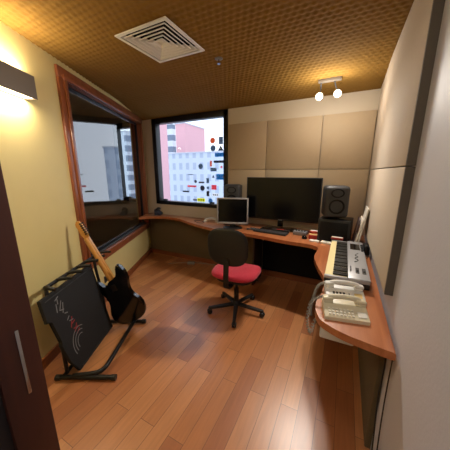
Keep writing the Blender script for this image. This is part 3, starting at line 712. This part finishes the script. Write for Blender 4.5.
# ------------------------------------------------------------------ piano keyboard (along the right wall)
pk = thing('piano_keyboard', 'silver electronic piano keyboard lying along the right wall', 'musical keyboard', (.078, 2.05, ZT), 0)
x0, x1, y0, y1, zk = -.062, .205, 1.585, 2.49, ZT+.045
b = MB(); b.span((x0, y0+.006, ZT+.008), (x1, y1, zk), .004); b.build('lower_case', 'black_plastic', pk, world=True)
b = MB(); b.span((x0+.14, y0, zk), (x1, y1, zk+.03), .004); b.build('control_panel', 'silver_plastic', pk, world=True)
for ya in (y0-.002, y1-.016): b = MB(); b.span((x0, ya, zk), (x0+.14, ya+.018, zk+.022), .002); b.build('end_block', 'silver_plastic', pk, world=True)
ky = [(y0+.017+(y1-y0-.034)*k/36) for k in range(37)]
for k in range(36):
    b = MB(); b.span((x0+.002, ky[k]+.0006, zk), (x0+.139, ky[k+1]-.0006, zk+.018), 0); b.build('white_key', 'key_ivory', pk, world=True, smooth=False)
for k in range(1, 36):
    if k % 7 in (1, 2, 4, 5, 6):
        b = MB(); b.span((x0+.05, ky[k]-.0072, zk+.010), (x0+.139, ky[k]+.0072, zk+.031), .002); b.build('black_key', 'key_black', pk, world=True, smooth=False)
b = MB()
for (xa, ya) in ((.125, 1.75), (.165, 1.75)): b.span((xa, ya-.07, zk+.03), (xa+.022, ya+.03, zk+.032))
b.build('wheel_slot', 'black_plastic', pk, world=True)
for (xa, ya) in ((.136, 1.72), (.176, 1.72)):
    b = MB(); b.lathe([(0, -.006), (.014, -.006), (.014, .006), (0, .006)], Matrix.Translation((xa, ya, zk+.028)) @ Matrix.Rotation(PI/2, 4, 'Y'), 16); b.build('control_wheel', 'dark_grey', pk, world=True)
b = MB(); b.span((.10, 2.22, zk+.03), (.175, 2.40, zk+.0315)); b.build('display', 'black_gloss', pk, world=True)
b = MB()     # dark flowing logo mark and button rows
b.tube([(.125, 1.90, zk+.031), (.150, 1.95, zk+.031), (.128, 1.99, zk+.031), (.152, 2.03, zk+.031), (.132, 2.07, zk+.031), (.155, 2.12, zk+.031)], .003, 6, smooth=4)
for k in range(5): b.span((.092, 1.70+.022*k, zk+.030), (.100, 1.712+.022*k, zk+.032))
b.build('logo_mark', 'black_plastic', pk, world=True)
for k in range(4): b = MB(); b.lathe([(0, .016), (.009, .016), (.010, 0), (0, 0)], Matrix.Translation((.19, 2.2+.05*k, zk+.03)), 12); b.build('knob', 'dark_grey', pk, world=True)

# ------------------------------------------------------------------ telephones
def phone(label, x, y, rz, m, keys, marks):
    t = thing('desk_telephone', label, 'telephone', (x, y, ZT), rz, 'telephones at the desk end'); t.scale = (1, .8, .84)
    b = MB(); b.prism([(-.085, 0), (.075, 0), (.075, .062), (.02, .058), (-.085, .022)], -.105, .105, Matrix(((0, 0, 1, 0), (1, 0, 0, 0), (0, 1, 0, 0), (0, 0, 0, 1))), .006, 3); b.build('base', m, t)
    for s_ in (-1, 1): b = MB(); b.box((s_*.078, .042, .064), (.045, .055, .016), None, .005); b.build('cradle', m, t)
    b = MB(); b.tube([(-.075, .042, .088), (-.05, .042, .096), (0, .042, .100), (.05, .042, .096), (.075, .042, .088)], .0165, 12, smooth=4)
    for s_ in (-1, 1): b.box((s_*.08, .042, .083), (.052, .05, .024), Matrix.Rotation(s_*R(10), 4, 'Y'), .009, 3)
    b.build('handset', m, t)
    sl = math.atan2(.036, .105)
    Mk = Matrix.Translation((0, -.035, .0405)) @ Matrix.Rotation(sl, 4, 'X')
    if keys:
        for r in range(3):
            for c_ in range(7):
                b = MB(); v_ = b.box((-.078+.018*c_, -.030+.021*r, .003), (.012, .013, .006), None, .0015); b.build('key', 'phone_key', t, M=Mk)
        b = MB(); b.box((.074, -.01, .001), (.04, .04, .002)); b.build('paper_label', 'paper_white', t, M=Mk)
    else:
        b = MB(); b.box((-.02, .0, .001), (.12, .07, .002)); pl = b.build('paper_label', 'paper_white', t, M=Mk)
        b = MB()
        for k in range(4): b.box((-.06+.018*k, .008, .003), (.012, .026, .0014)); 
        b.box((.022, .008, .003), (.004, .026, .0014)); b.box((.028, -.003, .003), (.012, .004, .0014)); b.build('dark_marks', 'key_black', pl, M=Mk)
        b = MB(); b.box((.07, 0, .001), (.04, .05, .002)); b.build('side_label', 'card_yellow', t, M=Mk)
    return t
phone('beige desk telephone nearest the rounded end of the desk', .065, 1.255, 12, 'phone_beige', True, False)
phone('white desk telephone with marked paper label behind the beige one', .062, 1.44, 10, 'phone_white', False, True)
def coil(p0, pts, r=.007, turns=30, tr=.0028):
    P = catmull([Vector(p) for p in pts], 10); out = []; N = len(P)
    M_ = turns*8; 
    for i in range(M_+1):
        f = i/M_*(N-1); k = min(int(f), N-2); p = P[k].lerp(P[k+1], f-k); d_ = (P[k+1]-P[k]).normalized(); u, w_ = frame_of(d_)
        a = 2*PI*i/8; out.append(p+r*(u*math.cos(a)+w_*math.sin(a)))
    b = MB(); b.tube(out, tr, 5); return b
o = coil(None, [(-.045, 1.31, ZT+.05), (-.085, 1.30, ZT+.03), (-.112, 1.29, ZT-.02), (-.112, 1.26, ZT-.11), (-.09, 1.24, ZT-.15), (-.075, 1.25, ZT-.08), (-.05, 1.27, ZT-.05)]).build('telephone_cord', 'cable_grey')
tag(relocate(o), 'pale coiled telephone cord hanging over the rounded desk end', 'cable', None)
o = coil(None, [(-.05, 1.50, ZT+.05), (-.085, 1.47, ZT+.03), (-.102, 1.43, ZT-.02), (-.110, 1.39, ZT-.09), (-.104, 1.36, ZT-.12)]).build('telephone_cord', 'cable_grey')
tag(relocate(o), 'pale coiled cord of the rear telephone dropping behind the nearer cord', 'cable', None)
o = MB(); o.span((-.04, 1.17, ZT-.115), (.12, 1.30, ZT-.04), .008); tag(relocate(o.build('junction_box', 'phone_white')), 'white plastic box fixed under the rounded desk end', 'box')

# ------------------------------------------------------------------ leaning magazines, board and adapter
def leaner(name, label, xb, xt, ya, yb, h, th, m, m2=None):
    t = thing(name, label, 'magazine' if name == 'magazine' else 'board', (xb, (ya+yb)/2, ZT), 0, 'papers leaning at the right wall')
    ang = math.atan2(xt-xb, h)
    b = MB(); b.box((0, 0, h/2), (th, yb-ya, h), None, th*.15)
    b.build('cover', m, t, M=Matrix.Rotation(ang, 4, 'Y'))
    if m2: b = MB(); b.box((-th/2-.0006, 0, h*.62), (.001, (yb-ya)*.8, h*.3)); b.build('cover_print', m2, t, M=Matrix.Rotation(ang, 4, 'Y'))
leaner('white_board', 'cream board, tallest of the papers leaning at the right wall', .165, .222, 2.505, 2.76, .40, .012, 'paper_white')
leaner('magazine', 'brown and red magazine leaning against the cream board', .146, .192, 2.53, 2.79, .29, .010, 'paper_white', 'brown_print')
leaner('magazine', 'dark plum magazine, frontmost leaner beside the black plinth', .128, .17, 2.60, 2.83, .27, .010, 'plum_print', 'brown_print')
t = thing('power_adapter', 'black adapter on the desk between piano keyboard and wall', 'adapter', (.232, 2.37, ZT), 5)
b = MB(); b.box((0, 0, .05), (.04, .10, .09), None, .008); b.build('body', 'black_plastic', t)
b = MB(); b.tube([(0, -.05, .02), (.0, -.09, .005), (-.01, -.13, .004)], .003, 6, smooth=4); b.build('cord', 'black_plastic', t)

# ------------------------------------------------------------------ cables at the right wall, socket
for nm, pts, r in (('two-bend thin black cable hanging below the desk at the right wall', [(.262, 1.30, .727), (.264, 1.22, .62), (.262, 1.20, .5), (.266, 1.235, .38), (.262, 1.17, .2), (.262, 1.12, .02)], .0035),
                   ('straight black cable hanging nearest the camera at the right wall', [(.264, 1.10, .727), (.266, 1.11, .5), (.265, 1.09, .3), (.266, 1.05, .02)], .003)):
    b = MB(); b.tube(pts, r, 8, smooth=6); tag(relocate(b.build('hanging_cable', 'black_plastic')), nm, 'cable', 'cables under the desk')
t = bpy.data.objects.new('wall_socket', None); C.objects.link(t); t.matrix_basis = ML @ Matrix.Translation((1.02, 0, .26)); tag(t, 'dark grey wall socket low on the yellow wall behind guitar', 'socket')
b = MB(); b.span((-.06, 0, -.04), (.06, .008, .04), .002); b.build('plate', 'dark_grey', t)
b = MB(); b.span((-.045, .008, -.028), (.045, .011, .028), .001); b.build('insert', 'black_plastic', t)

# ------------------------------------------------------------------ world, general lights, camera
wd = bpy.data.worlds.new('World'); bpy.context.scene.world = wd; wd.use_nodes = True
nt = wd.node_tree; bg = nt.nodes['Background']
tc = nt.nodes.new('ShaderNodeTexCoord'); ns = nt.nodes.new('ShaderNodeTexNoise'); ns.inputs['Scale'].default_value = 2.5; ns.inputs['Detail'].default_value = 5
cr = nt.nodes.new('ShaderNodeValToRGB'); cr.color_ramp.elements[0].color = (.74, .85, 1, 1); cr.color_ramp.elements[1].color = (.94, .97, 1, 1)
nt.links.new(tc.outputs['Generated'], ns.inputs['Vector']); nt.links.new(ns.outputs['Fac'], cr.inputs[0]); nt.links.new(cr.outputs[0], bg.inputs[0])
bg.inputs[1].default_value = 1.75
def area(name, loc, size, e, col, rx=0, rz=0):
    ld = bpy.data.lights.new(name, 'AREA'); ld.size = size; ld.energy = e; ld.color = col
    lo = bpy.data.objects.new(name, ld); C.objects.link(lo); lo.location = loc; lo.rotation_euler = (R(rx), 0, R(rz)); return lo
area('corridor_fill_light', (-.3, -.75, 2.66), .5, 6, (.85, .92, 1))  # cool fill added behind the camera, no fitting there
area('room_fill_light', (-.15, .5, 2.41), .25, 4, (1, .93, .84))  # unseen fill added below the ceiling to lift the room's brightness

cam = bpy.data.cameras.new('camera'); cam.sensor_fit = 'HORIZONTAL'; cam.sensor_width = 36; cam.lens = 232/450*36; cam.clip_start = .02; cam.clip_end = 300
co = bpy.data.objects.new('camera', cam); C.objects.link(co); co.location = (0, 0, 1.5); co.rotation_euler = (R(90-12.9), 0, R(27))
sc = bpy.context.scene; sc.camera = co
sc.view_settings.view_transform = 'Standard'; sc.view_settings.look = 'None'; sc.view_settings.gamma = 1; sc.view_settings.exposure = .18; sc.view_settings.use_curve_mapping = False
